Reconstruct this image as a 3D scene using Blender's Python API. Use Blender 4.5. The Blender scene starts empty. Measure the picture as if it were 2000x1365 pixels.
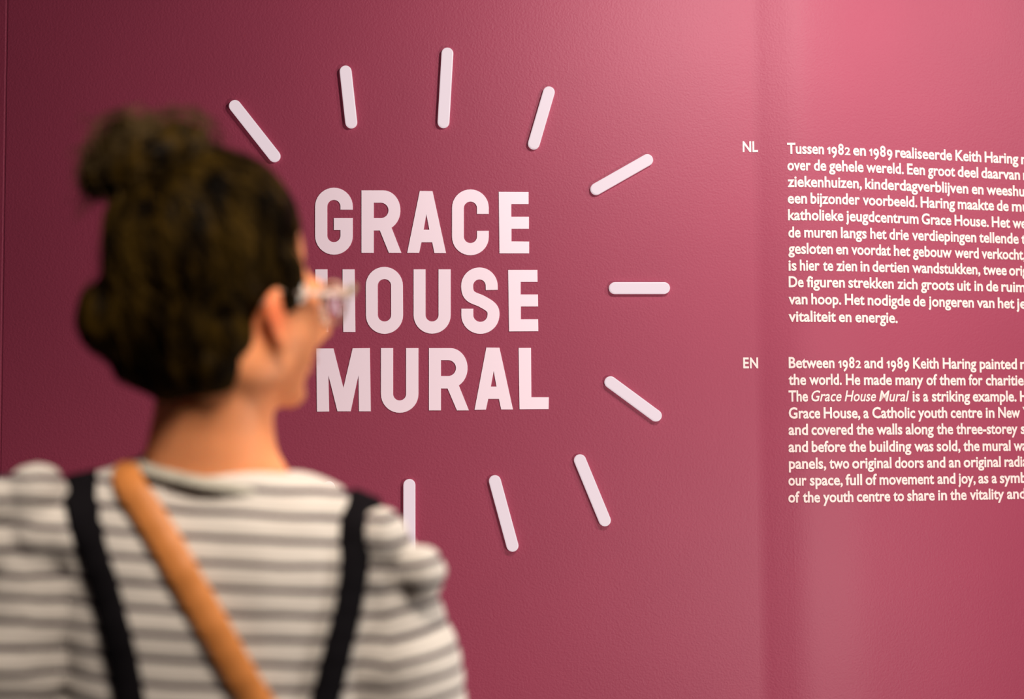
import bpy, bmesh, math, random
from mathutils import Vector, Matrix, noise
from mathutils.bvhtree import BVHTree
random.seed(7)
SC = bpy.context.scene
COL = SC.collection

# ---------------------------------------------------------------- camera, world, lights, exposure
F = 2778.0                       # focal length in pixels for a 2000 px wide frame (50 mm on 36 mm)
PITCH, ROLL = math.radians(3.19), math.radians(-0.28)
CAMZ = 1.36
cam_d = bpy.data.cameras.new('camera'); cam = bpy.data.objects.new('camera', cam_d); COL.objects.link(cam)
cam_d.lens = 50.0; cam_d.sensor_width = 36.0; cam_d.sensor_fit = 'HORIZONTAL'
cam_d.clip_start = 0.05
RC = Matrix.Rotation(math.pi/2 + PITCH, 4, 'X') @ Matrix.Rotation(ROLL, 4, 'Z')
cam.matrix_world = Matrix.Translation((0, 0, CAMZ)) @ RC
cam_d.dof.use_dof = True; cam_d.dof.focus_distance = 2.6; cam_d.dof.aperture_fstop = 1.9
SC.camera = cam
R3 = RC.to_3x3()

w = bpy.data.worlds.new('world'); SC.world = w; w.use_nodes = True
w.node_tree.nodes['Background'].inputs[0].default_value = (0.62, 0.50, 0.62, 1)
w.node_tree.nodes['Background'].inputs[1].default_value = 0.05

def area(name, loc, target, size, energy, color, spread=180):
    d = bpy.data.lights.new(name, 'AREA'); d.shape = 'DISK'; d.size = size; d.energy = energy; d.color = color
    d.spread = math.radians(spread)
    o = bpy.data.objects.new(name, d); COL.objects.link(o); o.location = loc
    o.rotation_euler = (Vector(target) - Vector(loc)).to_track_quat('-Z', 'Y').to_euler()
    return o
area('wall_lamp', (0.62, 1.72, 2.42), (0.45, 2.6, 1.7), 0.22, 14.8, (1.0, 0.97, 0.93))
area('corner_fill', (1.90, 1.50, 2.55), (0.8, 2.72, 1.8), 0.30, 19.0, (1.0, 0.97, 0.92))  # unseen lamp added for the highlight on the right panel
area('side_fill', (1.15, 1.28, 0.90), (0.45, 2.6, 1.1), 0.30, 16.5, (1.0, 0.95, 0.90))  # added low lamp, unseen, lifting the lower right of the wall
area('back_fill', (0.00, 0.42, 2.75), (-0.28, 1.33, 1.20), 0.40, 5.0, (1.0, 0.90, 0.80), 62)  # unseen fill added above her to light her back
area('rim_fill', (0.80, 1.12, 2.20), (-0.20, 1.37, 1.48), 0.20, 0.12, (1.0, 0.84, 0.62), 42)  # added hair light, unseen, for the gold edge and the cheek
area('blue_fill', (-2.6, 1.2, 1.6), (-1.2, 2.55, 1.3), 0.8, 0.3, (0.45, 0.35, 1.0))

SC.view_settings.view_transform = 'Standard'; SC.view_settings.look = 'None'
SC.view_settings.exposure = 0.0; SC.view_settings.gamma = 1.0; SC.view_settings.use_curve_mapping = False

# ---------------------------------------------------------------- materials
def mat(name, col, rough=0.6, spec=0.3, emis=None, es=0, sheen=0, sub=0, bump=None, vary=None, trans=0, ior=1.45, coat=0):
    m = bpy.data.materials.new(name); m.use_nodes = True; nt = m.node_tree; p = nt.nodes['Principled BSDF']
    p.inputs['Base Color'].default_value = (*col, 1); p.inputs['Roughness'].default_value = rough
    p.inputs['Specular IOR Level'].default_value = spec; p.inputs['IOR'].default_value = ior
    if emis: p.inputs['Emission Color'].default_value = (*emis, 1); p.inputs['Emission Strength'].default_value = es
    if sheen: p.inputs['Sheen Weight'].default_value = sheen; p.inputs['Sheen Roughness'].default_value = 0.5
    if sub:
        p.inputs['Subsurface Weight'].default_value = sub
        p.inputs['Subsurface Radius'].default_value = (1.0, 0.3, 0.12); p.inputs['Subsurface Scale'].default_value = 0.012
    if trans: p.inputs['Transmission Weight'].default_value = trans
    tc = nt.nodes.new('ShaderNodeTexCoord')
    if vary:
        n = nt.nodes.new('ShaderNodeTexNoise'); n.inputs['Scale'].default_value = vary[0]; n.inputs['Detail'].default_value = 5
        nt.links.new(tc.outputs['Object'], n.inputs['Vector'])
        mx = nt.nodes.new('ShaderNodeMix'); mx.data_type = 'RGBA'
        mx.inputs['A'].default_value = (*[c*(1-vary[1]) for c in col], 1); mx.inputs['B'].default_value = (*[min(1, c*(1+vary[1])) for c in col], 1)
        nt.links.new(n.outputs['Fac'], mx.inputs['Factor']); nt.links.new(mx.outputs['Result'], p.inputs['Base Color'])
    if bump:
        prev = None
        for sc, st, dist in bump:
            n = nt.nodes.new('ShaderNodeTexNoise'); n.inputs['Scale'].default_value = sc; n.inputs['Detail'].default_value = 3
            nt.links.new(tc.outputs['Object'], n.inputs['Vector'])
            b = nt.nodes.new('ShaderNodeBump'); b.inputs['Strength'].default_value = st; b.inputs['Distance'].default_value = dist
            nt.links.new(n.outputs['Fac'], b.inputs['Height'])
            if prev: nt.links.new(prev.outputs['Normal'], b.inputs['Normal'])
            prev = b
        nt.links.new(prev.outputs['Normal'], p.inputs['Normal'])
    return m
M = {}
M['wall'] = mat('purple_wall_paint', (0.315, 0.036, 0.077), 0.55, 0.55, sheen=0.0, bump=[(260, 0.45, 0.0012), (900, 0.25, 0.0006)], vary=(6, 0.05))
M['vinyl'] = mat('pale_pink_vinyl', (0.98, 0.76, 0.83), 0.55, 0.3)
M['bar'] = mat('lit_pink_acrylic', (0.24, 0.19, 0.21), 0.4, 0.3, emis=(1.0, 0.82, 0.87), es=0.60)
M['text'] = mat('cream_pink_print', (0.90, 0.66, 0.62), 0.55, 0.3)
M['floor'] = mat('grey_concrete', (0.20, 0.19, 0.19), 0.5, 0.3, vary=(3, 0.25), bump=[(40, 0.2, 0.002)])
M['plain'] = mat('grey_wall_paint', (0.14, 0.12, 0.13), 0.7, 0.2, vary=(5, 0.05))
M['ceiling'] = mat('dark_ceiling_paint', (0.05, 0.05, 0.055), 0.8, vary=(5, 0.1))
M['skin'] = mat('warm_skin', (0.78, 0.29, 0.12), 0.5, 0.3, sub=0.25, bump=[(350, 0.1, 0.0005)], vary=(25, 0.08))
M['black'] = mat('black_cotton', (0.006, 0.005, 0.006), 0.9, 0.05, bump=[(900, 0.3, 0.0004)])
M['shoe'] = mat('black_leather', (0.02, 0.018, 0.016), 0.4, 0.4)
M['sole'] = mat('white_rubber', (0.7, 0.68, 0.65), 0.6)
M['tan'] = mat('tan_leather', (0.56, 0.195, 0.048), 0.5, 0.3, bump=[(300, 0.3, 0.0006)], vary=(30, 0.12))
M['brass'] = mat('brass', (0.7, 0.5, 0.2), 0.3, 0.5); M['brass'].node_tree.nodes['Principled BSDF'].inputs['Metallic'].default_value = 1
M['frame'] = mat('clear_beige_acetate', (0.60, 0.42, 0.33), 0.3, 0.5, trans=0.1, ior=1.45)
M['olive'] = mat('olive_acetate', (0.30, 0.21, 0.09), 0.3, 0.5)
M['glintwhite'] = mat('pale_glint', (0.75, 0.68, 0.60), 0.3, 0.5)  # pale colour standing for a glint on the temple
M['lens'] = mat('spectacle_glass', (1, 0.97, 0.97), 0.02, 0.5, trans=1.0, ior=1.1)
M['eye'] = mat('eye_white', (0.8, 0.76, 0.72), 0.2, 0.5); M['iris'] = mat('brown_iris', (0.08, 0.04, 0.02), 0.2, 0.5)
M['lip'] = mat('lip_skin', (0.55, 0.16, 0.12), 0.4, 0.4)
M['collar'] = mat('grey_rib_knit', (0.36, 0.33, 0.27), 0.85, 0.1, bump=[(500, 0.3, 0.0008)], vary=(45, 0.35))
# hair: fine strands of dark brown and gold brown
def hairmat(name, dark, light, sc=90):
    m = mat(name, dark, 0.55, 0.04); nt = m.node_tree; p = nt.nodes['Principled BSDF']
    tc = nt.nodes['Texture Coordinate']; mp = nt.nodes.new('ShaderNodeMapping'); mp.inputs['Scale'].default_value = (1, 1, 0.25)
    n = nt.nodes.new('ShaderNodeTexNoise'); n.inputs['Scale'].default_value = sc; n.inputs['Detail'].default_value = 4
    r = nt.nodes.new('ShaderNodeValToRGB'); r.color_ramp.elements[0].color = (*dark, 1); r.color_ramp.elements[1].color = (*light, 1)
    r.color_ramp.elements[0].position = 0.42; r.color_ramp.elements[1].position = 0.72
    nt.links.new(tc.outputs['Object'], mp.inputs['Vector']); nt.links.new(mp.outputs['Vector'], n.inputs['Vector'])
    nt.links.new(n.outputs['Fac'], r.inputs['Fac']); nt.links.new(r.outputs['Color'], p.inputs['Base Color'])
    b = nt.nodes.new('ShaderNodeBump'); b.inputs['Strength'].default_value = 0.5; b.inputs['Distance'].default_value = 0.003
    nt.links.new(n.outputs['Fac'], b.inputs['Height']); nt.links.new(b.outputs['Normal'], p.inputs['Normal'])
    return m
M['hair'] = hairmat('dark_brown_hair', (0.003, 0.0015, 0.0004), (0.058, 0.030, 0.003), 60)
M['strand'] = hairmat('gold_brown_hair', (0.004, 0.002, 0.0006), (0.085, 0.046, 0.006), 40)
M['wisp'] = hairmat('light_brown_wisps', (0.03, 0.018, 0.006), (0.16, 0.10, 0.04), 40)
# striped jersey: the stripe coordinate is baked per vertex so that it follows torso and sleeves
def stripemat():
    m = mat('striped_jersey', (0.7, 0.64, 0.56), 0.85, 0.1, sheen=0.1); nt = m.node_tree; p = nt.nodes['Principled BSDF']
    a = nt.nodes.new('ShaderNodeAttribute'); a.attribute_name = 'stripe'
    fr = nt.nodes.new('ShaderNodeMath'); fr.operation = 'FRACT'; nt.links.new(a.outputs['Fac'], fr.inputs[0])
    r = nt.nodes.new('ShaderNodeValToRGB'); e = r.color_ramp.elements
    e[0].position = 0.0; e[0].color = (0.035, 0.018, 0.030, 1); e[1].position = 1.0; e[1].color = (0.62, 0.555, 0.49, 1)
    r.color_ramp.interpolation = 'LINEAR'
    x = e.new(0.22); x.color = (0.035, 0.018, 0.030, 1); x = e.new(0.25); x.color = (0.62, 0.555, 0.49, 1)
    nt.links.new(fr.outputs[0], r.inputs['Fac']); nt.links.new(r.outputs['Color'], p.inputs['Base Color'])
    return m
M['stripe'] = stripemat()

# ---------------------------------------------------------------- helpers
def empty(name, loc=(0, 0, 0), label=None, cat=None, group=None):
    o = bpy.data.objects.new(name, None); COL.objects.link(o); o.location = loc; o.empty_display_size = 0.05
    if label: o['label'] = label
    if cat: o['category'] = cat
    if group: o['group'] = group
    return o
def link(name, me, m, parent=None, smooth=True, label=None):
    me.name = name
    if m and not me.materials: me.materials.append(m)
    if smooth: me.polygons.foreach_set('use_smooth', [True]*len(me.polygons))
    o = bpy.data.objects.new(name, me); COL.objects.link(o)
    if parent:
        o.parent = parent
        q, ofs = parent, Vector((0, 0, 0))
        while q: ofs += q.location; q = q.parent
        o.location = -ofs                      # meshes are written in world metres
    if label: o['label'] = label
    return o
def from_py(vs, fs):
    me = bpy.data.meshes.new('m'); me.from_pydata([tuple(v) for v in vs], [], fs); me.update(); return me
def evald(obj):
    dg = bpy.context.evaluated_depsgraph_get(); dg.update()
    return bpy.data.meshes.new_from_object(obj.evaluated_get(dg))
def remesh(vs, fs, voxel=0.006, smooth=6, factor=0.5):
    me = from_py(vs, fs); o = bpy.data.objects.new('tmp', me); COL.objects.link(o)
    r = o.modifiers.new('r', 'REMESH'); r.mode = 'VOXEL'; r.voxel_size = voxel
    if smooth: s = o.modifiers.new('s', 'SMOOTH'); s.iterations = smooth; s.factor = factor
    bpy.context.view_layer.update(); out = evald(o); bpy.data.objects.remove(o); bpy.data.meshes.remove(me); return out
class Soup:
    def __init__(s): s.v = []; s.f = []
    def add(s, vs, fs): k = len(s.v); s.v += vs; s.f += [tuple(i+k for i in f) for f in fs]
    def ell(s, c, r, rot=None, n=20, m=12):
        vs = []; fs = []; c = Vector(c)
        for j in range(m+1):
            t = math.pi*j/m
            for i in range(n):
                a = 2*math.pi*i/n
                v = Vector((r[0]*math.sin(t)*math.cos(a), r[1]*math.sin(t)*math.sin(a), r[2]*math.cos(t)))
                vs.append(c + (rot @ v if rot else v))
        for j in range(m):
            for i in range(n):
                fs.append((j*n+i, (j+1)*n+i, (j+1)*n+(i+1) % n, j*n+(i+1) % n))
        s.add(vs, fs)
    def tube(s, pts, rad, n=16, flat=None, caps=True):
        pts = [Vector(p) for p in pts]; vs = []; fs = []; up = Vector((0.13, 0.95, 0.2)).normalized()
        for k, p in enumerate(pts):
            t = (pts[min(k+1, len(pts)-1)] - pts[max(k-1, 0)]).normalized()
            a = t.cross(up)
            if a.length < 1e-3: a = t.cross(Vector((1, 0, 0)))
            a.normalize(); b = a.cross(t).normalized(); r = rad[k] if isinstance(rad, list) else rad
            rr = r if hasattr(r, '__len__') else (r, r)
            for i in range(n):
                q = 2*math.pi*i/n; vs.append(p + a*rr[0]*math.cos(q) + b*rr[1]*math.sin(q))
        for k in range(len(pts)-1):
            for i in range(n):
                fs.append((k*n+i, k*n+(i+1) % n, (k+1)*n+(i+1) % n, (k+1)*n+i))
        if caps:
            fs.append(tuple(range(n))[::-1]); fs.append(tuple((len(pts)-1)*n+i for i in range(n)))
        s.add(vs, fs)
    def rings(s, R, n=36, p=2.3):                  # rings (z, cx, cy, rx, ry)
        vs = []; fs = []
        for (z, cx, cy, rx, ry) in R:
            for i in range(n):
                a = 2*math.pi*i/n; c, q = math.cos(a), math.sin(a)
                vs.append(Vector((cx + rx*math.copysign(abs(c)**(2/p), c), cy + ry*math.copysign(abs(q)**(2/p), q), z)))
        for k in range(len(R)-1):
            for i in range(n): fs.append((k*n+i, k*n+(i+1) % n, (k+1)*n+(i+1) % n, (k+1)*n+i))
        fs.append(tuple(range(n))[::-1]); fs.append(tuple((len(R)-1)*n+i for i in range(n)))
        s.add(vs, fs)
    def mesh(s): return from_py(s.v, s.f)

def ray(px, py):
    return (R3 @ Vector((px-1000.0, -(py-682.5), -F))).normalized()
def atY(px, py, Y):
    d = ray(px, py); return Vector((0, 0, CAMZ)) + d*(Y/d.y)

# ---------------------------------------------------------------- the wall: a plan-view curve, straight - soft joint - straight
WD = 2.6
def th_of_x(x):
    kn = [(-9, 3.9), (0.440, 3.9), (0.474, -7), (0.500, -6), (0.58, 7), (0.68, 13.5), (9, 13.5)]
    for (a, u), (b, v) in zip(kn, kn[1:]):
        if a <= x <= b:
            t = (x-a)/(b-a); t = t*t*(3-2*t); return u + (v-u)*t
XS = [-3.2]
while XS[-1] < 0.40: XS.append(XS[-1] + 0.05)
while XS[-1] < 0.72: XS.append(XS[-1] + 0.002)
while XS[-1] < 2.6: XS.append(XS[-1] + 0.05)
XG = -0.912                                            # hairline panel joint near the left edge
for g in (XG-0.0025, XG-0.0008, XG+0.0008, XG+0.0025): XS.append(g)
XS.sort()
YS = [0.0]*len(XS)
for i in range(1, len(XS)): YS[i] = YS[i-1] + math.tan(math.radians(th_of_x((XS[i]+XS[i-1])/2)))*(XS[i]-XS[i-1])
import bisect
def wy(x):
    i = max(1, min(len(XS)-1, bisect.bisect_left(XS, x))); t = (x-XS[i-1])/(XS[i]-XS[i-1]); return YS[i-1] + (YS[i]-YS[i-1])*t
_o = wy(0.0); YS = [y - _o + WD for y in YS]
# arc length along the wall
SS = [0.0]
for i in range(1, len(XS)): SS.append(SS[-1] + math.hypot(XS[i]-XS[i-1], YS[i]-YS[i-1]))
def s_of_x(x):
    i = max(1, min(len(XS)-1, bisect.bisect_left(XS, x))); t = (x-XS[i-1])/(XS[i]-XS[i-1]); return SS[i-1] + (SS[i]-SS[i-1])*t
def wp(s, z, h=0.0):                                  # point on the wall at arc length s, height z, standing h proud
    i = max(1, min(len(SS)-1, bisect.bisect_left(SS, s))); t = (s-SS[i-1])/(SS[i]-SS[i-1])
    x = XS[i-1] + (XS[i]-XS[i-1])*t; y = YS[i-1] + (YS[i]-YS[i-1])*t
    n = Vector((YS[i]-YS[i-1], -(XS[i]-XS[i-1]), 0)).normalized()
    return Vector((x, y, z)) + n*h
def hit(px, py):                                      # (s, z) where the sight line meets the wall
    d = ray(px, py); lo, hi = 1.0, 6.0
    for _ in range(50):
        m_ = (lo+hi)/2
        if d.y*m_ < wy(d.x*m_): lo = m_
        else: hi = m_
    return s_of_x(d.x*lo), CAMZ + d.z*lo
H = 3.3
def wall_mesh():
    vs = []; fs = []; n = len(XS)
    for x, y in zip(XS, YS):
        dy = 0.0006 if abs(x-XG) < 0.001 else 0.0
        if abs(x-0.516) < 0.0011: dy = -0.00006         # a faint filler ridge at the joint
        for z in (0, H): vs.append((x, y+dy, z))
    m = len(vs)
    for x in XS:
        for z in (0, H): vs.append((x, max(YS)+0.12, z))
    for i in range(n-1):
        a = 2*i; fs.append((a, a+2, a+3, a+1)); fs.append((m+a, m+a+1, m+a+3, m+a+2))
        fs.append((a, m+a, m+a+2, a+2)); fs.append((a+1, a+3, m+a+3, m+a+1))
    e = 2*(n-1); fs.append((0, 1, m+1, m)); fs.append((e, m+e, m+e+1, e+1))
    return from_py(vs, fs)
o = link('wall_front', wall_mesh(), M['wall'], smooth=False); o['kind'] = 'structure'
def slab(name, x0, x1, y0, y1, z0, z1, m, kind='structure'):
    vs = [(x, y, z) for x in (x0, x1) for y in (y0, y1) for z in (z0, z1)]
    o = link(name, from_py(vs, [(0, 1, 3, 2), (4, 6, 7, 5), (0, 4, 5, 1), (2, 3, 7, 6), (0, 2, 6, 4), (1, 5, 7, 3)]), m, smooth=False)
    o['kind'] = kind; return o
slab('floor', -3.2, 2.6, -2.5, 3.5, -0.1, 0.0, M['floor'])
slab('ceiling', -3.2, 2.6, -2.5, 3.5, H, H+0.1, M['ceiling'])
slab('wall_left', -3.32, -3.2, -2.5, 3.0, 0.0, H, M['plain'])
slab('wall_right', 2.6, 2.72, -2.5, 3.5, 0.0, H, M['plain'])
slab('wall_back', -3.32, 2.72, -2.62, -2.5, 0.0, H, M['plain'])
def skirting():
    vs = []; fs = []
    prof = [(0.0, 0.0), (0.012, 0.0), (0.012, 0.09), (0.006, 0.10), (0.0, 0.10)]
    n = len(prof); xs = XS[::4]
    for x in xs:
        s = s_of_x(x)
        for h, z in prof: vs.append(wp(s, z, h))
    for i in range(len(xs)-1):
        for k in range(n): fs.append((i*n+k, (i+1)*n+k, (i+1)*n+(k+1) % n, i*n+(k+1) % n))
    fs.append(tuple(range(n))[::-1]); fs.append(tuple((len(xs)-1)*n+k for k in range(n)))
    return from_py(vs, fs)
o = link('baseboard_front', skirting(), M['wall'], smooth=False); o['kind'] = 'structure'

# ---------------------------------------------------------------- flat filled outlines set on the wall
def fill2d(loops, thick=0.5):
    """loops in a plane -> solid mesh with holes, x/y as given, z = 0..1 (0 back, 1 front)"""
    c = bpy.data.curves.new('c', 'CURVE'); c.dimensions = '2D'; c.fill_mode = 'BOTH'; c.extrude = thick
    for L in loops:
        sp = c.splines.new('POLY'); sp.points.add(len(L)-1); sp.use_cyclic_u = True
        for p, q in zip(sp.points, L): p.co = (q[0], q[1], 0, 1)
    o = bpy.data.objects.new('c', c); COL.objects.link(o); bpy.context.view_layer.update()
    me = evald(o); bpy.data.objects.remove(o); bpy.data.curves.remove(c); return me
def arc(cx, cy, rx, ry, a0, a1, n=18):
    return [(cx + rx*math.cos(math.radians(a0+(a1-a0)*i/n)), cy + ry*math.sin(math.radians(a0+(a1-a0)*i/n))) for i in range(n+1)]
def thick_line(pts, wd):
    L = []; Rr = []
    for i, p in enumerate(pts):
        a = Vector(pts[max(i-1, 0)]); b = Vector(pts[min(i+1, len(pts)-1)]); t = (b-a).normalized(); n = Vector((-t.y, t.x))
        L.append(tuple(Vector(p)+n*wd/2)); Rr.append(tuple(Vector(p)-n*wd/2))
    return L + Rr[::-1]
def bez(p0, p1, p2, p3, n=14):
    o = []
    for i in range(n+1):
        t = i/n; o.append(tuple((1-t)**3*Vector(p0)+3*(1-t)**2*t*Vector(p1)+3*(1-t)*t*t*Vector(p2)+t**3*Vector(p3)))
    return o
# angles here run with y downwards
def gC(x0, x1, y0, y1, i0, i1, j0, j1, ta, tb, G=False):
    rx = (x1-x0)/2; cx = (x0+x1)/2; ri = (i1-i0)/2; ci = (i0+i1)/2
    L = [(x1, ta), (i1, ta)] + arc(ci, j0+ri, ri, ri, 0, -180) + arc(ci, j1-ri, ri, ri, 180, 0)
    L += [(i1, tb+63), (197, tb+63), (197, tb), (x1, tb)] if G else [(i1, tb), (x1, tb)]
    L += arc(cx, y1-rx, rx, rx, 0, 180) + arc(cx, y0+rx, rx, rx, 180, 360)
    return [L]
def gR(x, y0, y1, xs, xr, cy0, cy1, cxr, lx0, lx1, kx, ky, jx):
    ry = (cy1-cy0)/2; bcy = (y0 + cy1 + 64)/2
    out = [(x, y0), (xr-92, y0)] + arc(xr-92, bcy, 92, bcy-y0, -90, 62) + [(kx, ky), (lx1, y1), (lx0, y1), (jx, cy1+66), (xs, cy1+66), (xs, y1), (x, y1)]
    hole = [(xs, cy0), (cxr-ry, cy0)] + arc(cxr-ry, (cy0+cy1)/2, ry, ry, -90, 90) + [(xs, cy1)]
    return [out, hole]
def gU(x0, x1, i0, i1, y0, yo, yi):
    ro = (x1-x0)/2; ri = (i1-i0)/2
    return [[(x0, y0), (i0, y0)] + arc((i0+i1)/2, yi-ri, ri, ri, 180, 0) + [(i1, y0), (x1, y0)] + arc((x0+x1)/2, yo-ro, ro, ro, 0, 180)]
s_path = [(1039, 618)] + arc(973, 597, 65.5, 67, 0, -180, 22) + bez((907.5, 600), (908, 668), (955, 658), (995, 684))[1:] + \
    bez((995, 684), (1050, 712), (1048, 730), (1048, 752))[1:] + arc(978, 752, 69.5, 68, 0, 180, 22)[1:] + [(908.5, 718)]
LET = [
 ('G', 1, gC(97, 298, 73, 430, 162, 232, 138, 363, 190, 235, True)),
 ('R', 1, gR(344, 87, 420, 410, 552, 153, 235, 488, 490, 557, 505, 287, 442)),
 ('A', 1, [[(588, 420), (655, 90), (723, 91), (795, 421), (733, 421), (721, 364), (664, 364), (652, 420)], [(690, 214), (676, 297), (706, 297)]]),
 ('C', 1, gC(827, 1023, 82, 433, 890, 960, 147, 368, 213, 303)),
 ('E', 1, [[(1076, 95), (1235, 96), (1235, 160), (1143, 160), (1143, 228), (1237, 228), (1237, 292), (1144, 292), (1144, 359), (1238, 360), (1238, 423), (1080, 423)]]),
 ('H', 2, [[(98, 508), (163, 508), (164, 637), (244, 637), (243, 508), (308, 508), (312, 842), (247, 842), (246, 703), (166, 703), (167, 842), (101, 842)]]),
 ('O', 2, [arc(466, 595, 99, 100, 180, 360) + arc(467, 752, 99, 100, 0, 180), arc(466.5, 595, 35.5, 35, 180, 360) + arc(467, 751, 35.5, 35, 0, 180)]),
 ('U', 2, gU(622, 820, 686, 755, 508, 851, 786)),
 ('S', 2, [thick_line(s_path, 64)]),
 ('E', 2, [[(1126, 511), (1282, 511), (1283, 575), (1193, 575), (1193, 642), (1285, 642), (1286, 706), (1194, 706), (1194, 774), (1286, 774), (1287, 838), (1131, 839)]]),
 ('M', 3, [[(103, 930), (195, 930), (248, 1140), (297, 929), (389, 928), (394, 1265), (331, 1265), (328, 1072), (287, 1265), (216, 1265), (168, 1073), (172, 1266), (107, 1267)]]),
 ('U', 3, gU(448, 648, 513, 582, 928, 1273, 1207)),
 ('R', 3, gR(704, 928, 1260, 768, 910, 992, 1077, 848, 853, 917, 863, 1126, 803)),
 ('A', 3, [[(947, 1257), (1010, 925), (1080, 926), (1152, 1255), (1089, 1255), (1077, 1199), (1020, 1199), (1008, 1256)], [(1049, 1050), (1034, 1133), (1064, 1133)]]),
 ('L', 3, [[(1182, 927), (1248, 927), (1250, 1190), (1343, 1190), (1342, 1253), (1187, 1254)]]),
]
s0, z0 = hit(840, 585)
title = empty('title_lettering', wp(s0, z0), 'large pale pink three-line capital lettering on the purple wall, inside the ring of glowing bars', 'lettering')
for ch, row, loops in LET:
    me = fill2d(loops)
    for v in me.vertices:
        s, z = hit(580+v.co.x/2.7308, 340+v.co.y/2.7308)
        v.co = wp(s, z, 0.0012 if v.co.z > 0 else -0.0004)
    me.flip_normals()
    link('letter', me, M['vinyl'], title, smooth=False)

# ---------------------------------------------------------------- the glowing bars
BARS = [((459.7, 208), (536.3, 305.3), 'pale pink glowing bar slanting above the hair bun, leftmost of the upper bars'),
 ((675.4, 140.8), (686.2, 239.5), 'short upright pale pink glowing bar above the gap between letters G and R'),
 ((873.8, 105.6), (866.2, 239), 'tallest upright pale pink glowing bar, topmost in the ring, above the letter C'),
 ((1071.6, 181.3), (1042.5, 280.9), 'pale pink glowing bar leaning right, just above the end of the top word'),
 ((1263.4, 313.3), (1164.2, 369.7), 'pale pink glowing bar rising to the right beside the top word of the title'),
 ((1200.4, 562.9), (1296.3, 562.9), 'level pale pink glowing bar to the right of the middle word'),
 ((1191.8, 746.4), (1280.3, 811.7), 'pale pink glowing bar sloping down to the right beside the bottom word'),
 ((1132.5, 898.7), (1180.8, 1015.8), 'pale pink glowing bar leaning down right below the bottom word, rightmost of the lower bars'),
 ((966.5, 939.4), (1000.7, 1065.2), 'long pale pink glowing bar below the letters A and L of the bottom word'),
 ((799.6, 947), (799.6, 1075), 'upright pale pink glowing bar with its lower end behind the right sleeve'),
 ((642.7, 951.5), (622, 1085), 'pale pink glowing bar almost hidden behind the right shoulder, only its tip showing')]
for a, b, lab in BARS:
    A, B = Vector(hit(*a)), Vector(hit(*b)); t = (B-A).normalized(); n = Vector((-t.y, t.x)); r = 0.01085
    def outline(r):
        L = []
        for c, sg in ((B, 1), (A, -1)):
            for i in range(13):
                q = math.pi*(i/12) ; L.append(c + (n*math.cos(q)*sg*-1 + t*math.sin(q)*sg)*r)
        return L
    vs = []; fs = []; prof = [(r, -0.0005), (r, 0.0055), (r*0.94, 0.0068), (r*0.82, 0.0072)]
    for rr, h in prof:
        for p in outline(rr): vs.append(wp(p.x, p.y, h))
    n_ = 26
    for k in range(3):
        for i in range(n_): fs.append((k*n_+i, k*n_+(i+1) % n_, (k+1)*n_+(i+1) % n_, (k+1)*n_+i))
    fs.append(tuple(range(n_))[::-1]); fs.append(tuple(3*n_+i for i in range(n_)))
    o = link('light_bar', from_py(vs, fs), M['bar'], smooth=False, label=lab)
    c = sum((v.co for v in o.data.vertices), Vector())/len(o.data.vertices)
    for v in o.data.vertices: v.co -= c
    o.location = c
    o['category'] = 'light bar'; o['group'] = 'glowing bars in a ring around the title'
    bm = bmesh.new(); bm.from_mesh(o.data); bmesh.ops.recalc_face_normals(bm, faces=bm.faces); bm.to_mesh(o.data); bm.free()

# ---------------------------------------------------------------- running text
GC = {}
def glyphs(s, shear, offset):
    key = (s, shear, offset)
    if key in GC: return GC[key]
    c = bpy.data.curves.new('t', 'FONT'); c.body = s; c.size = 1; c.shear = shear; c.offset = offset; c.resolution_u = 3
    c.fill_mode = 'FRONT'
    o = bpy.data.objects.new('t', c); COL.objects.link(o); bpy.context.view_layer.update()
    me = evald(o); bpy.data.objects.remove(o); bpy.data.curves.remove(c)
    vs = [tuple(v.co) for v in me.vertices]; fs = [tuple(p.vertices) for p in me.polygons]; bpy.data.meshes.remove(me)
    GC[key] = (vs, fs); return GC[key]
CAP, XH = 0.682, 0.47
def word(s, shear, offset):
    if not any(ch.isdigit() for ch in s): return glyphs(s, shear, offset)
    V = []; Fc = []; x = 0
    for ch in s:                                      # old-style figures
        vs, fs = glyphs(ch, shear, offset)
        if ch == '1': vs, fs = [(0, 0.36, 0), (0.17, 0.48, 0), (0.27, 0.48, 0), (0.27, 0, 0), (0.13, 0, 0), (0.13, 0.32, 0), (0.045, 0.275, 0)], [(5, 4, 3, 2, 1), (5, 1, 0, 6)]
        mn = min(v[0] for v in vs); mxx = max(v[0] for v in vs)
        wd = 0.27 if ch == '1' else 0.47; k = wd/(mxx-mn); ky = XH/CAP if ch == '2' else 1.0; dy = -(CAP-XH) if ch == '9' else 0
        b = len(V); V += [((v[0]-mn)*k + x, v[1]*ky + dy, 0) for v in vs]; Fc += [tuple(i+b for i in f) for f in fs]; x += wd + 0.085
    return V, Fc
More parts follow.
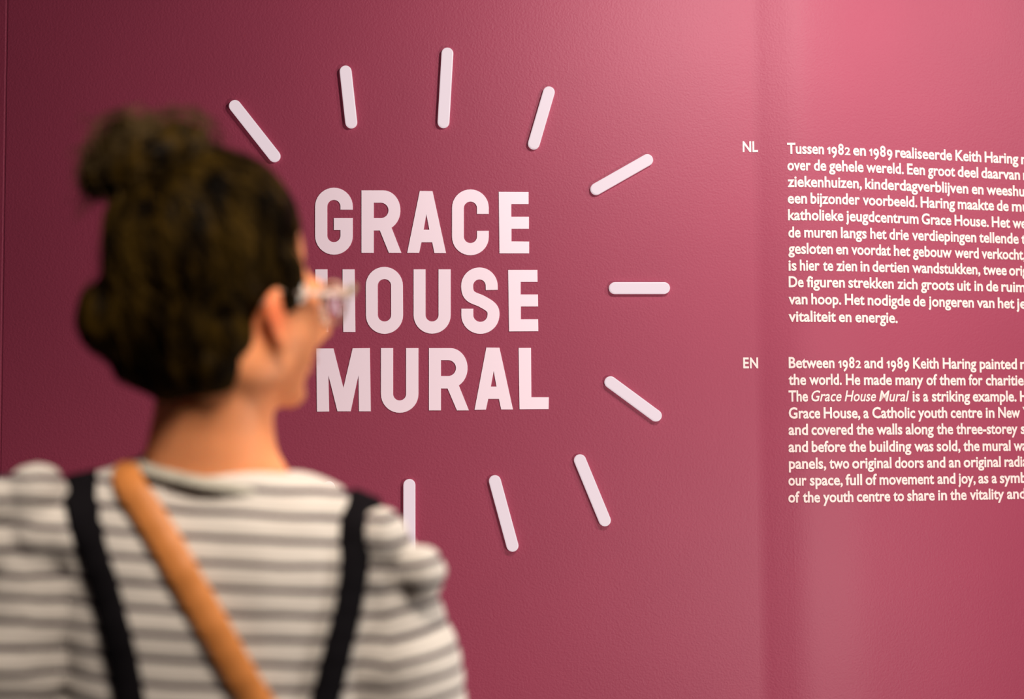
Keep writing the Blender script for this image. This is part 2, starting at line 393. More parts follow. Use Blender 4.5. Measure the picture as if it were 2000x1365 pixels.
def tline(parent, words, base, cap, offset, org, sc, org2=None):
    """words: (text, px0, px1[, italic]); base: two (px, py) points on the baseline"""
    (sa, za), (sb, zb) = hit(*base[0]), hit(*base[1])
    V = []; Fc = []
    capm = (hit(base[0][0], base[0][1]-cap)[1] - za)/CAP
    for wd in words:
        vs, fs = word(wd[0], 0.24 if len(wd) > 3 else 0.0, 0.012 if len(wd) > 3 else offset)
        mn = min(v[0] for v in vs); mxx = max(v[0] for v in vs)
        s1 = hit(wd[1], base[0][1])[0]; s2 = hit(wd[2], base[0][1])[0]; b = len(V)
        for v in vs:
            s = s1 + (v[0]-mn)/(mxx-mn)*(s2-s1); z = za + (zb-za)*(s-sa)/(sb-sa) + v[1]*capm
            V.append(wp(s, z, 0.0009))
        Fc += [tuple(i+b for i in f) for f in fs]
    me = from_py(V, Fc)
    bm = bmesh.new(); bm.from_mesh(me)                 # give the print its film thickness
    bmesh.ops.recalc_face_normals(bm, faces=bm.faces)
    for f in bm.faces:
        if f.normal.y > 0: f.normal_flip()
    bm.to_mesh(me); bm.free()
    return link('text_line', me, M['text'], parent, smooth=False)
def A_(x): return 1530 + x/7.583
def B_(x): return 1760 + x/7.583
def C_(x): return 1530 + x/7.379
def D_(x): return 1760 + x/7.379
def E_(x): return 1530 + x/8.333
def F_(x): return 1760 + x/8.333
NLT = [
 ([('Tussen', A_(57), A_(600)), ('1982', A_(645), A_(990)), ('en', A_(1030), A_(1220)), ('1989', A_(1265), A_(1612)), ('realiseerde', A_(1655), B_(750)), ('Keith', B_(800), B_(1182)), ('Haring', B_(1232), B_(1730)), ('m', B_(1770), B_(1920))], ((1544, 300.1), (1925, 316.5))),
 ([('over', A_(60), A_(405)), ('de', A_(450), A_(635)), ('gehele', A_(675), A_(1185)), ('wereld.', A_(1225), A_(1780)), ('Een', B_(85), B_(350)), ('groot', B_(392), B_(795)), ('deel', B_(833), B_(1138)), ('daarvan', B_(1182), B_(1755)), ('m', B_(1800), B_(1950))], ((1543, 332.4), (1989.5, 350.8))),
 ([('ziekenhuizen,', A_(62), A_(1160)), ('kinderdagverblijven', A_(1207), B_(990)), ('en', B_(1040), B_(1215)), ('weeshu', B_(1258), B_(1820))], ((1540.5, 364.7), (1889, 377.9))),
 ([('een', A_(65), A_(350)), ('bijzonder', A_(402), A_(1130)), ('voorbeeld.', A_(1172), B_(235)), ('Haring', B_(285), B_(795)), ('maakte', B_(835), B_(1372)), ('de', B_(1412), B_(1588)), ('mu', B_(1635), B_(1880))], ((1550, 397), (1989, 412.8))),
 ([('katholieke', A_(70), A_(888)), ('jeugdcentrum', A_(922), B_(255)), ('Grace', B_(300), B_(740)), ('House.', B_(788), B_(1293)), ('Het', B_(1338), B_(1610)), ('we', B_(1645), B_(1850))], ((1541, 429.6), (1938, 443.1))),
 ([('de', C_(72), C_(248)), ('muren', C_(300), C_(775)), ('langs', C_(828), C_(1198)), ('het', C_(1250), C_(1485)), ('drie', C_(1525), D_(108)), ('verdiepingen', D_(153), D_(1080)), ('tellende', D_(1120), D_(1690)), ('t', D_(1728), D_(1790))], ((1545, 463.4), (1977, 475.3))),
 ([('gesloten', C_(72), C_(712)), ('en', C_(755), C_(932)), ('voordat', C_(977), C_(1545)), ('het', C_(1590), D_(130)), ('gebouw', D_(167), D_(727)), ('werd', D_(768), D_(1115)), ('verkocht,', D_(1155), D_(1785))], ((1557, 495.4), (1982, 506.5))),
 ([('is', C_(75), C_(190)), ('hier', C_(237), C_(522)), ('te', C_(568), C_(718)), ('zien', C_(760), C_(1060)), ('in', C_(1108), C_(1238)), ('dertien', C_(1280), D_(110)), ('wandstukken,', D_(157), D_(1138)), ('twee', D_(1178), D_(1518)), ('orig', D_(1552), D_(1820))], ((1543, 528.2), (1985, 537.7))),
 ([('De', C_(78), C_(292)), ('figuren', C_(335), C_(885)), ('strekken', C_(935), C_(1588)), ('zich', C_(1640), D_(235)), ('groots', D_(283), D_(760)), ('uit', D_(805), D_(1002)), ('in', D_(1052), D_(1175)), ('de', D_(1222), D_(1397)), ('ruim', D_(1440), D_(1785))], ((1543.5, 560.4), (1996, 570.2))),
 ([('van', C_(75), C_(348)), ('hoop.', C_(402), C_(832)), ('Het', C_(885), C_(1168)), ('nodigde', C_(1213), D_(128)), ('de', D_(170), D_(350)), ('jongeren', D_(390), D_(1045)), ('van', D_(1087), D_(1342)), ('het', D_(1390), D_(1630)), ('je', D_(1655), D_(1800))], ((1550, 593.9), (1940, 601.1))),
 ([('vitaliteit', C_(75), C_(757)), ('en', C_(797), C_(980)), ('energie.', C_(1035), C_(1645))], ((1545, 627.8), (1733, 630))),
]
ENT = [
 ([('Between', E_(88), E_(830)), ('1982', E_(890), E_(1262)), ('and', E_(1313), E_(1618)), ('1989', E_(1675), F_(130)), ('Keith', F_(192), F_(610)), ('Haring', F_(675), F_(1222)), ('painted', F_(1275), F_(1882)), ('m', F_(1935), F_(2095))], ((1543, 718.4), (1984, 720.6))),
 ([('the', E_(85), E_(370)), ('world.', E_(420), E_(948)), ('He', E_(1015), E_(1250)), ('made', E_(1310), E_(1765)), ('many', E_(1822), F_(360)), ('of', F_(408), F_(585)), ('them', F_(620), F_(1045)), ('for', F_(1097), F_(1325)), ('charities', F_(1375), F_(2070))], ((1559, 751.2), (1916, 752.0))),
 ([('The', E_(85), E_(400)), ('Grace', E_(455), E_(945), 1), ('House', E_(995), E_(1505), 1), ('Mural', E_(1555), F_(130), 1), ('is', F_(185), F_(303)), ('a', F_(357), F_(440)), ('striking', F_(498), F_(1120)), ('example.', F_(1163), F_(1875)), ('H', F_(1932), F_(2060))], ((1544, 783.6), (1994, 783.6))),
 ([('Grace', E_(88), E_(600)), ('House,', E_(655), E_(1250)), ('a', E_(1300), E_(1388)), ('Catholic', E_(1445), F_(228)), ('youth', F_(272), F_(748)), ('centre', F_(803), F_(1320)), ('in', F_(1375), F_(1517)), ('New', F_(1578), F_(1935)), ('Y', F_(1975), F_(2090))], ((1561, 816.6), (1952, 815.4))),
 ([('and', E_(85), E_(400)), ('covered', E_(455), E_(1130)), ('the', E_(1185), E_(1465)), ('walls', E_(1515), E_(1935)), ('along', F_(70), F_(527)), ('the', F_(578), F_(845)), ('three-storey', F_(895), F_(1893)), ('s', F_(1945), F_(2025))], ((1543, 849), (1904, 847.2))),
 ([('and', E_(85), E_(400)), ('before', E_(460), E_(1015)), ('the', E_(1063), E_(1345)), ('building', E_(1403), F_(163)), ('was', F_(212), F_(525)), ('sold,', F_(578), F_(962)), ('the', F_(1010), F_(1275)), ('mural', F_(1325), F_(1780)), ('wa', F_(1830), F_(2050))], ((1543, 882.4), (1971, 879.8))),
 ([('panels,', E_(90), E_(695)), ('two', E_(747), E_(1070)), ('original', E_(1117), E_(1758)), ('doors', E_(1813), F_(365)), ('and', F_(420), F_(718)), ('an', F_(772), F_(962)), ('original', F_(1015), F_(1620)), ('radia', F_(1680), F_(2060))], ((1571, 915), (1964, 911.2))),
 ([('our', E_(82), E_(378)), ('space,', E_(430), E_(965)), ('full', E_(1010), E_(1280)), ('of', E_(1335), E_(1520)), ('movement', E_(1563), F_(535)), ('and', F_(588), F_(882)), ('joy,', F_(925), F_(1210)), ('as', F_(1255), F_(1420)), ('a', F_(1472), F_(1557)), ('symb', F_(1605), F_(2040))], ((1572, 947.6), (1976, 942.6))),
 ([('of', E_(80), E_(265)), ('the', E_(315), E_(597)), ('youth', E_(645), E_(1138)), ('centre', E_(1193), E_(1738)), ('to', E_(1787), F_(45)), ('share', F_(98), F_(545)), ('in', F_(600), F_(745)), ('the', F_(795), F_(1065)), ('vitality', F_(1115), F_(1675)), ('and', F_(1722), F_(2025))], ((1557, 980.8), (1969, 974.0))),
]
for lines, lab, cap, off, pos in ((NLT, 'upper cream paragraph of eleven bold lines on the purple wall, beside the tag NL', 20.4, 0.024, (1750, 460)),
                                  (ENT, 'lower cream paragraph of nine bold lines on the purple wall, beside the tag EN', 20.6, 0.024, (1750, 850))):
    p = empty('wall_text', wp(*hit(*pos)), lab, 'wall text', 'printed paragraphs on the wall')
    for words, base in lines: tline(p, words, base, cap, off, None, None)
for t_, x0, x1, y, lab in (('NL', 1450.5, 1480.5, 296.4, 'small cream letters NL left of the upper paragraph'), ('EN', 1451.5, 1480.7, 718.6, 'small cream letters EN left of the lower paragraph')):
    p = empty('language_tag', wp(*hit((x0+x1)/2, y-9)), lab, 'wall text', 'language tags')
    for q, ch in enumerate(t_):
        a = (x0, x0+16.5) if q == 0 else (x1-(11.0 if ch == 'L' else 16.0), x1)
        if ch == 'E': a = (x0, x0+11)
        o = tline(p, [(ch, a[0], a[1])], ((x0, y), (x1, y)), 19.8, 0.024, None, None); o.name = 'letter'

# ---------------------------------------------------------------- the woman
PX, PY = -0.2815, 1.40                                 # spine axis
person = empty('person', (PX, PY, 0), 'woman seen from behind in a striped top, brown hair in a messy bun', 'person')
HC = Vector((-0.279, 1.375, 1.488))                    # head centre, level with the eyes
YAW = math.radians(47)
FW = Vector((math.sin(YAW), math.cos(YAW), 0)); RT = Vector((math.cos(YAW), -math.sin(YAW), 0)); UP = Vector((0, 0, 1))
HM = Matrix((RT, FW, UP)).transposed()
def hp(r, f, u): return HC + RT*r + FW*f + UP*u

# arms: shoulder, elbow, wrist on each side (left side of the picture is her left)
ARM = {1: [(-0.132, 1.395, 1.224), (-0.085, 1.40, 1.00), (-0.075, 1.46, 0.78)],
       -1: [(-0.440, 1.375, 1.262), (-0.500, 1.38, 1.02), (-0.495, 1.44, 0.80)]}
def arm_pts(side, n=9):
    a, b, c = [Vector(p) for p in ARM[side]]; out = []
    for i in range(n): out.append(a.lerp(b, i/(n-1)))
    for i in range(1, n): out.append(b.lerp(c, i/(n-1)))
    return out

# body: one continuous skin
b = Soup()
b.ell(hp(0, -0.012, 0.040), (0.074, 0.094, 0.088), HM)               # cranium
b.ell(hp(0.002, 0.026, -0.020), (0.070, 0.073, 0.082), HM)               # face
b.ell(hp(0, 0.048, -0.072), (0.042, 0.040, 0.036), HM)               # jaw and chin
b.ell(hp(0, 0.075, -0.092), (0.018, 0.018, 0.015), HM)
for s in (-1, 1):
    b.ell(hp(s*0.050, 0.006, -0.060), (0.018, 0.042, 0.034), HM)     # jaw angle
    b.ell(hp(s*0.042, 0.064, -0.026), (0.020, 0.018, 0.018), HM)     # cheekbone
    b.ell(hp(s*0.027, 0.083, 0.014), (0.023, 0.010, 0.008), HM)      # brow
    # ear: rim, lobe, root
    er = [hp(s*(0.076+0.006*math.sin(t*math.pi)), 0.014-0.015*math.sin(t*math.pi)*1.1, 0.006-0.052*t) for t in [i/8 for i in range(9)]]
    b.tube(er, [0.0050]*8+[0.0060], 8)
    b.ell(hp(s*0.074, 0.008, -0.020), (0.006, 0.012, 0.024), HM)
    b.ell(hp(s*0.076, 0.014, -0.048), (0.005, 0.007, 0.009), HM)
b.tube([hp(0, 0.090, 0.008), hp(0, 0.105, -0.014), hp(0, 0.117, -0.034)], [0.009, 0.011, 0.014], 10)   # nose
for s in (-1, 1): b.ell(hp(s*0.012, 0.098, -0.037), (0.008, 0.011, 0.008), HM)
b.ell(hp(0, 0.088, -0.058), (0.022, 0.010, 0.007), HM); b.ell(hp(0, 0.086, -0.068), (0.019, 0.010, 0.007), HM)
b.tube([(PX+0.003, 1.362, 1.465), (PX-0.002, 1.372, 1.42), (PX-0.009, 1.384, 1.37), (PX-0.013, 1.392, 1.33), (PX-0.010, 1.40, 1.28)],
       [(0.050, 0.055), (0.055, 0.058), (0.058, 0.058), (0.066, 0.060), (0.080, 0.065)], 20)            # neck
for s, dz in ((-1, 0.008), (1, -0.014)): b.tube([(PX+s*0.030, 1.39, 1.345+dz), (PX+s*0.065, 1.39, 1.298+dz), (PX+s*0.105, 1.39, 1.262+dz)], [0.024, 0.018, 0.014], 12)   # trapezius
b.rings([(0.84, PX, PY, 0.150, 0.100), (0.92, PX, PY, 0.150, 0.100), (1.02, PX, PY, 0.118, 0.085), (1.12, PX, PY, 0.125, 0.088),
         (1.22, PX, PY, 0.135, 0.080), (1.255, PX, PY, 0.118, 0.066), (1.285, PX, PY, 0.09, 0.055), (1.30, PX, PY, 0.06, 0.050)])
for s in (-1, 1):
    ap = arm_pts(s); n = len(ap)
    b.tube(ap, [0.036-0.013*(i/(n-1)) for i in range(n)], 14)
    b.ell(ap[0]+Vector((0, 0, -0.012)), (0.034, 0.034, 0.036))
    wr = ap[-1]; dd = (ap[-1]-ap[-3]).normalized()                      # hand: palm, fingers and thumb, slightly curled
    side = Vector((0, 1, 0)); side = (side - dd*side.dot(dd)).normalized(); nr = dd.cross(side).normalized()*(-s)
    if nr.x*s > 0: nr = -nr                                             # palm faces the thigh
    pc = wr + dd*0.045
    b.tube([wr, wr+dd*0.02, pc, wr+dd*0.085], [(0.022, 0.018), (0.026, 0.015), (0.036, 0.014), (0.036, 0.012)], 14)
    for k, (of, ln) in enumerate(((0.028, 0.066), (0.010, 0.075), (-0.009, 0.070), (-0.026, 0.055))):
        p0 = wr + dd*0.078 + side*of; p1 = p0 + dd*ln*0.45 + nr*0.006; p2 = p1 + dd*ln*0.32 + nr*0.014; p3 = p2 + dd*ln*0.2 + nr*0.014
        b.tube([p0, p1, p2, p3], [0.0092, 0.0085, 0.0078, 0.0062], 10)
    t0 = wr + dd*0.025 + side*0.026; t1 = t0 + dd*0.030 + side*0.020 + nr*0.010; t2 = t1 + dd*0.028 + side*0.004 + nr*0.008
    b.tube([t0, t1, t2], [0.0125, 0.0100, 0.0080], 10)
for s in (-1, 1):
    b.tube([(PX+s*0.078, PY, 0.86), (PX+s*0.080, PY+0.005, 0.47), (PX+s*0.080, PY, 0.10), (PX+s*0.080, PY, 0.05)], [0.078, 0.052, 0.036, 0.038], 16)
    b.tube([(PX+s*0.080, PY-0.03, 0.045), (PX+s*0.083, PY+0.06, 0.035), (PX+s*0.090, PY+0.15, 0.030)], [(0.030, 0.028), (0.036, 0.024), (0.034, 0.016)], 14)
bme = remesh(b.v, b.f, 0.0052, 4)
ears = [hp(s*0.080, 0.004, -0.022) for s in (-1, 1)]
at = bme.attributes.new('ear_red', 'FLOAT', 'POINT')
at.data.foreach_set('value', [max(0, 1-min((v.co-e_).length for e_ in ears)/0.036) for v in bme.vertices])  # skin redder at each ear, fading with distance
nt = M['skin'].node_tree; pb = nt.nodes['Principled BSDF']; src = pb.inputs['Base Color'].links[0].from_socket
an = nt.nodes.new('ShaderNodeAttribute'); an.attribute_name = 'ear_red'; mx = nt.nodes.new('ShaderNodeMix'); mx.data_type = 'RGBA'
nt.links.new(an.outputs['Fac'], mx.inputs['Factor']); nt.links.new(src, mx.inputs['A']); mx.inputs['B'].default_value = (0.72, 0.14, 0.05, 1)
nt.links.new(mx.outputs['Result'], pb.inputs['Base Color'])
body = link('body', bme, M['skin'], person)
for s in (-1, 1):
    e = Soup(); e.ell(hp(s*0.031, 0.074, 0.0), (0.0125, 0.0125, 0.0125), HM); eye = link('eye', e.mesh(), M['eye'], person)
    e = Soup(); e.ell(hp(s*0.031, 0.0845, 0.0), (0.0058, 0.0035, 0.0058), HM, 12, 8); link('iris', e.mesh(), M['iris'], eye)
e = Soup(); e.ell(hp(0, 0.0925, -0.0585), (0.021, 0.0075, 0.0055), HM); e.ell(hp(0, 0.0905, -0.0685), (0.018, 0.0075, 0.0055), HM)
link('lips', e.mesh(), M['lip'], person)

# shirt
sh = Soup()
def shx(z): return PX + 0.0*z
TOR = [(0.90, PX, PY, 0.166, 0.112), (1.00, PX, PY, 0.150, 0.105), (1.10, PX, PY, 0.150, 0.104), (1.18, PX, PY, 0.160, 0.104),
       (1.235, PX, PY, 0.166, 0.098), (1.268, PX-0.003, PY, 0.160, 0.088), (1.290, PX-0.006, PY, 0.146, 0.078), (1.307, PX-0.008, PY-0.002, 0.115, 0.070), (1.319, PX-0.008, PY-0.004, 0.088, 0.064)]
sh.rings(TOR, 44, 2.35)
sh.tube([(-0.432, PY-0.012, 1.280), (-0.395, PY-0.012, 1.296), (-0.358, PY-0.012, 1.309)], [0.028, 0.027, 0.024], 14)       # her left shoulder sits higher
sh.tube([(-0.147, PY-0.012, 1.240), (-0.185, PY-0.012, 1.258), (-0.218, PY-0.012, 1.280)], [0.028, 0.027, 0.024], 14)
SLV = {}
for s in (-1, 1):
    ap = arm_pts(s); n = len(ap); k = n-2
    SLV[s] = ap
    rad = []
    sh.ell(ap[0]+Vector((-s*0.022, 0, -0.004)), (0.040, 0.058, 0.042))
    for i in range(k):
        t = i/(k-1); base = 0.061 if t < 0.5 else 0.061-0.030*(t-0.5)/0.5
        base *= (0.74, 0.86, 0.95, 1)[min(i, 3)]; rad.append(base*(1+0.05*math.sin(i*2.1+s)))
    sh.tube(ap[:k], rad, 20)
    # gathered sleeve head: a ring of little puffs round the armhole seam
    for j in range(9):
        a = -0.5 + j/8*math.pi*1.15
        c = Vector(ap[0]) + Vector((s*0.002, 0, -0.026))
        sh.ell(c + Vector((s*math.sin(a)*0.011, -math.cos(a)*0.036, 0.020+0.026*math.sin(min(a, math.pi*0.9)+0.3)))*1.0, (0.024, 0.021, 0.028))
    if s == 1: sh.ell(atY(745, 1050, 1.36), (0.026, 0.028, 0.028)); sh.ell(atY(822, 1118, 1.36), (0.024, 0.028, 0.026))
    else: sh.ell(atY(72, 965, 1.35), (0.028, 0.03, 0.030)); sh.ell(atY(8, 985, 1.35), (0.030, 0.03, 0.028)); sh.ell(atY(-2, 1060, 1.36), (0.042, 0.042, 0.045))
shm = remesh(sh.v, sh.f, 0.0050, 5)
# stripe coordinate, fabric ripples and folds
PIT = 0.0223
vals = []
bm = bmesh.new(); bm.from_mesh(shm); bm.normal_update()
def arm_param(p, s):
    ap = SLV[s]; best = (9, 0); L = 0
    for a, c in zip(ap, ap[1:]):
        d = c-a; t = max(0, min(1, (p-a).dot(d)/d.length_squared)); q = (p-(a+d*t)).length
        if q < best[0]: best = (q, L+t*d.length)
        L += d.length
    return best
for v in bm.verts:
    p = v.co; tz = (1.335 - p.z) - 0.060*(p.x-PX)
    u = tz/PIT + 0.85
    for s in (-1, 1):
        edge = PX + s*0.160 + (s*0.004)
        if (p.x-edge)*s > 0:
            q, L = arm_param(p, s)
            wv = (1.335-p.z) + (0.20 if s == 1 else 0.03)*(p.x-edge)*s - 0.060*(edge-PX)
            u = wv/PIT + 0.85 + 0.08*math.sin(p.z*70)
    nz = noise.noise(p*22)
    v.co += v.normal*(0.0022*nz + 0.0005*math.cos(2*math.pi*(u-0.65)) )
    vals.append((u+0.05*noise.noise(p*30)) if p.z < 1.325 else u)
bm.to_mesh(shm); bm.free()
at = shm.attributes.new('stripe', 'FLOAT', 'POINT'); at.data.foreach_set('value', vals)
shirt = link('striped_shirt', shm, M['stripe'], person, label='cream long-sleeved top with thin dark stripes and gathered sleeve heads')
bv = BVHTree.FromPolygons([v.co.copy() for v in shm.vertices], [tuple(p.vertices) for p in shm.polygons])
# neckband
nb = Soup(); pts = []
for i in range(41):
    a = 2*math.pi*i/40
    pts.append(Vector((PX-0.006 + 0.073*math.cos(a), PY-0.008 + 0.063*math.sin(a), 1.3165 - 0.013*math.cos(a) + (0.0 if math.sin(a) < 0 else -0.02*math.sin(a)) - 0.006*max(0, -math.sin(a)))))
nb.tube(pts, (0.0055, 0.0130), 12)
link('neckband', nb.mesh(), M['collar'], shirt, label='grey ribbed neckband')

# dungarees: trousers with a waist and two black back straps
tr = Soup()
tr.rings([(0.80, PX, PY, 0.176, 0.122), (0.88, PX, PY, 0.178, 0.122), (0.96, PX, PY, 0.164, 0.116), (1.03, PX, PY, 0.158, 0.113)], 40)
for s in (-1, 1):
    tr.tube([(PX+s*0.088, PY, 0.84), (PX+s*0.092, PY+0.005, 0.48), (PX+s*0.094, PY, 0.12)], [0.094, 0.080, 0.075], 22)
dung = link('dungarees', remesh(tr.v, tr.f, 0.008, 4), M['black'], person)
tv = BVHTree.FromPolygons([v.co.copy() for v in dung.data.vertices], [tuple(p.vertices) for p in dung.data.polygons])
def surf(x, z, back=True, off=0.003):
    d = Vector((0, 1, 0)) if back else Vector((0, -1, 0)); o_ = Vector((x, 0.6 if back else 2.4, z)); best = None
    for t in (bv, tv):
        h = t.ray_cast(o_, d)
        if h[0] is not None and (best is None or (h[0]-o_).length < (best[0]-o_).length): best = (h[0], h[1])
    if best is None: return None
    return best[0] + best[1]*off, best[1]
def ribbon(path, wd, th=0.0022, clear=0.0042):
    """path: list of (point, normal); smoothed flat strap"""
    P = [p for p, n in path]; N = [n for p, n in path]
    for _ in range(9):
        P = [P[0]] + [(P[i-1]+P[i]*2+P[i+1])/4 for i in range(1, len(P)-1)] + [P[-1]]
        N = [N[0]] + [((N[i-1]+N[i]*2+N[i+1])/4).normalized() for i in range(1, len(N)-1)] + [N[-1]]
    for k in range(len(P)):                            # rest the strap on the cloth again after smoothing
        for tree in (bv, tv):
            for q in (P[k],):
                h = tree.find_nearest(q, 0.06)
                if h[0] is not None:
                    d = (q-h[0]).dot(h[1])
                    if d < clear: P[k] = h[0] + h[1]*clear; N[k] = (N[k] + h[1]*1.5).normalized()
    for _ in range(2): N = [N[0]] + [((N[i-1]+N[i]*2+N[i+1])/4).normalized() for i in range(1, len(N)-1)] + [N[-1]]
    vs = []; fs = []
    for i, p in enumerate(P):
        t = (P[min(i+1, len(P)-1)]-P[max(i-1, 0)]).normalized(); s = t.cross(N[i]).normalized(); n = s.cross(t).normalized()
        wi = wd[min(i, len(wd)-1)] if hasattr(wd, '__len__') else wd
        for a, c in ((-1, 0), (-0.92, 1), (0.92, 1), (1, 0), (0.92, -1), (-0.92, -1)):
            vs.append(p + s*a*wi/2 + n*c*th)
    for i in range(len(P)-1):
        for k in range(6): fs.append((i*6+k, i*6+(k+1) % 6, (i+1)*6+(k+1) % 6, (i+1)*6+k))
    fs.append(tuple(range(6))[::-1]); fs.append(tuple((len(P)-1)*6+k for k in range(6)))
    return from_py(vs, fs)
def back_path(pxs, Y=1.30, off=0.004, n=10):
    """interpolate pixels along the back"""
    out = []
    for (a, c) in zip(pxs, pxs[1:]):
        for i in range(n):
            t = i/n; o_ = Vector((0, 0, CAMZ)); d = ray(a[0]+(c[0]-a[0])*t, a[1]+(c[1]-a[1])*t); best = None
            for tree in (bv, tv):
                h = tree.ray_cast(o_, d)
                if h[0] is not None and (best is None or (h[0]-o_).length < (best[0]-o_).length): best = h
            if best is not None: out.append((best[0] + best[1]*off, best[1]))
    return out
def over(p_back, x_front, z_front, ztop, n=6):
    """carry a strap over the shoulder"""
    out = []
    for i in range(1, n):
        a = math.pi*i/n
        f = surf(x_front, z_front, False, 0.004)
        c = (p_back+f[0])/2
        q = Vector((p_back.x+(f[0].x-p_back.x)*i/n, p_back.y+(f[0].y-p_back.y)*(1-math.cos(a))/2, c.z + (ztop-c.z)*math.sin(a)))
        q.z = max(q.z, p_back.z+(f[0].z-p_back.z)*i/n)
        h = bv.ray_cast(Vector((q.x, q.y, 1.8)), Vector((0, 0, -1)))
        if h[0] is not None: q.z = h[0].z + 0.004
        out.append((q, Vector((0, -math.cos(a), math.sin(a)+0.3)).normalized()))
    return out
def front_path(pts, off=0.004, n=10):
    out = []
    for (a, c) in zip(pts, pts[1:]):
        for i in range(n+1):
            t = i/n; r = surf(a[0]+(c[0]-a[0])*t, a[1]+(c[1]-a[1])*t, False, off)
            if r: out.append(r)
    return out
# left black strap, right black strap (from the waist up, over the shoulder and down to the bib)
for pxs, xf, wd in (([(300, 1620), (258, 1365), (233, 1235), (204, 1129), (167, 1022), (148, 948)], PX-0.120, 0.031),
                    ([(575, 1620), (632, 1365), (658, 1258), (675, 1190), (687, 1121), (699, 1020)], PX+0.120, 0.030)):
    bp = back_path(pxs)
    ov = over(bp[-1][0], xf, 1.24, 1.32)
    fp = front_path([(xf, 1.24), (PX+(0.076 if xf > PX else -0.076), 1.11)], 0.007)
    link('strap', ribbon(bp+ov+fp, wd), M['black'], dung)
bib = Soup()
vs = []
grid = [[surf(PX-0.09+0.18*i/10, 1.00+0.14*j/8, False, 0.006) for i in range(11)] for j in range(9)]
bvs = [g[0] for row in grid for g in row] + [g[0]-g[1]*0.004 for row in grid for g in row]
bf = []
for j in range(8):
    for i in range(10):
        a = j*11+i; bf.append((a, a+1, a+12, a+11)); bf.append((99+a, 99+a+11, 99+a+12, 99+a+1))
link('bib', from_py(bvs, bf), M['black'], dung)
for s in (-1, 1):
    so = Soup(); so.tube([(PX+s*0.080, PY-0.055, 0.045), (PX+s*0.081, PY-0.01, 0.055), (PX+s*0.084, PY+0.07, 0.045), (PX+s*0.092, PY+0.16, 0.036), (PX+s*0.094, PY+0.19, 0.03)],
        [(0.034, 0.030), (0.042, 0.045), (0.044, 0.034), (0.042, 0.024), (0.026, 0.014)], 18)
    shoe = link('shoe', remesh(so.v, so.f, 0.005, 3), M['shoe'], person)
    sl = Soup(); sl.tube([(PX+s*0.080, PY-0.068, 0.008), (PX+s*0.081, PY-0.02, 0.008), (PX+s*0.085, PY+0.09, 0.008), (PX+s*0.092, PY+0.16, 0.008), (PX+s*0.094, PY+0.20, 0.008)],
        [(0.026, 0.008), (0.040, 0.008), (0.047, 0.008), (0.045, 0.008), (0.022, 0.008)], 18)
    link('sole', sl.mesh(), M['sole'], shoe)

# tan crossbody bag: strap over her left shoulder, pouch at her right hip
bag = empty('crossbody_bag', (PX+0.205, PY+0.02, 0.80), 'tan leather crossbody bag, its strap running diagonally over the striped back', 'bag')
bp = back_path([(510, 1380), (467, 1306), (407, 1200), (347, 1093), (284, 987), (240, 925)], off=0.0085)[::1]
low = back_path([(690, 1700), (602, 1545), (510, 1380)], off=0.0085)
ov = over(bp[-1][0], PX-0.055, 1.26, 1.34)
fp = front_path([(PX-0.055, 1.26), (PX+0.02, 1.10), (PX+0.15, 0.93)], off=0.009)
hipB = (Vector((PX+0.195, PY-0.03, 0.90)), Vector((1, -0.3, 0)).normalized()); hipF = (Vector((PX+0.195, PY+0.07, 0.90)), Vector((1, 0.3, 0)).normalized())
link('strap', ribbon([hipB]+low+bp+ov+fp+[hipF], 0.028, 0.0016, 0.0085), M['tan'], bag, label='tan leather shoulder strap')
pou = Soup()
def rbox(c, hx, hy, hz, r):
    bm = bmesh.new(); bmesh.ops.create_cube(bm, size=2)
    for v in bm.verts: v.co = Vector((v.co.x*hx, v.co.y*hy, v.co.z*hz)) + Vector(c)
    bmesh.ops.bevel(bm, geom=bm.edges[:], offset=r, segments=4, affect='EDGES', profile=0.5)
    me = bpy.data.meshes.new('b'); bm.to_mesh(me); bm.free(); return me
link('pouch', rbox((PX+0.222, PY+0.02, 0.81), 0.030, 0.095, 0.075, 0.018), M['tan'], bag)
link('flap', rbox((PX+0.250, PY+0.02, 0.835), 0.006, 0.093, 0.050, 0.005), M['tan'], bag)
link('clasp', rbox((PX+0.258, PY+0.02, 0.795), 0.004, 0.010, 0.008, 0.002), M['brass'], bag)

# hair
ha = Soup()
ha.ell(hp(0, -0.026, 0.038), (0.086, 0.090, 0.093), HM, 28, 16)
ha.ell(hp(0, -0.012, 0.064), (0.081, 0.082, 0.077), HM, 28, 16)
ha.ell(atY(478, 372, 1.36), (0.030, 0.040, 0.030))
ha.ell(hp(-0.006, -0.058, -0.010), (0.070, 0.052, 0.075), HM)
ha.ell(hp(0, -0.050, -0.055), (0.048, 0.036, 0.050), HM)
ha.ell(hp(-0.05, -0.01, -0.01), (0.036, 0.055, 0.06), HM)
ha.ell(atY(226, 625, 1.35), (0.036, 0.045, 0.040))                    # full swell of hair at the lower back
ha.ell(atY(275, 690, 1.35), (0.030, 0.040, 0.036))
ha.ell(atY(340, 735, 1.34), (0.036, 0.030, 0.026))
ha.ell(atY(412, 715, 1.325), (0.032, 0.026, 0.030))
ha.ell(atY(440, 650, 1.325), (0.026, 0.026, 0.036))
ha.ell(hp(0.071, 0.026, 0.014), (0.012, 0.020, 0.034), HM)             # sideburn before the ear
ha.ell(atY(302, 450, 1.35), (0.045, 0.05, 0.06))
hm = remesh(ha.v, ha.f, 0.005, 5)
bm = bmesh.new(); bm.from_mesh(hm); bm.normal_update()
for v in bm.verts:
    p = v.co - HC
    v.co += v.normal*(0.0035*noise.noise(Vector((p.x*45, p.y*45, p.z*16))) + 0.0015*noise.noise(p*140))
bm.to_mesh(hm); bm.free()
hair = link('hair', hm, M['hair'], person, label='dark brown hair swept up off the neck')
bn = Soup()
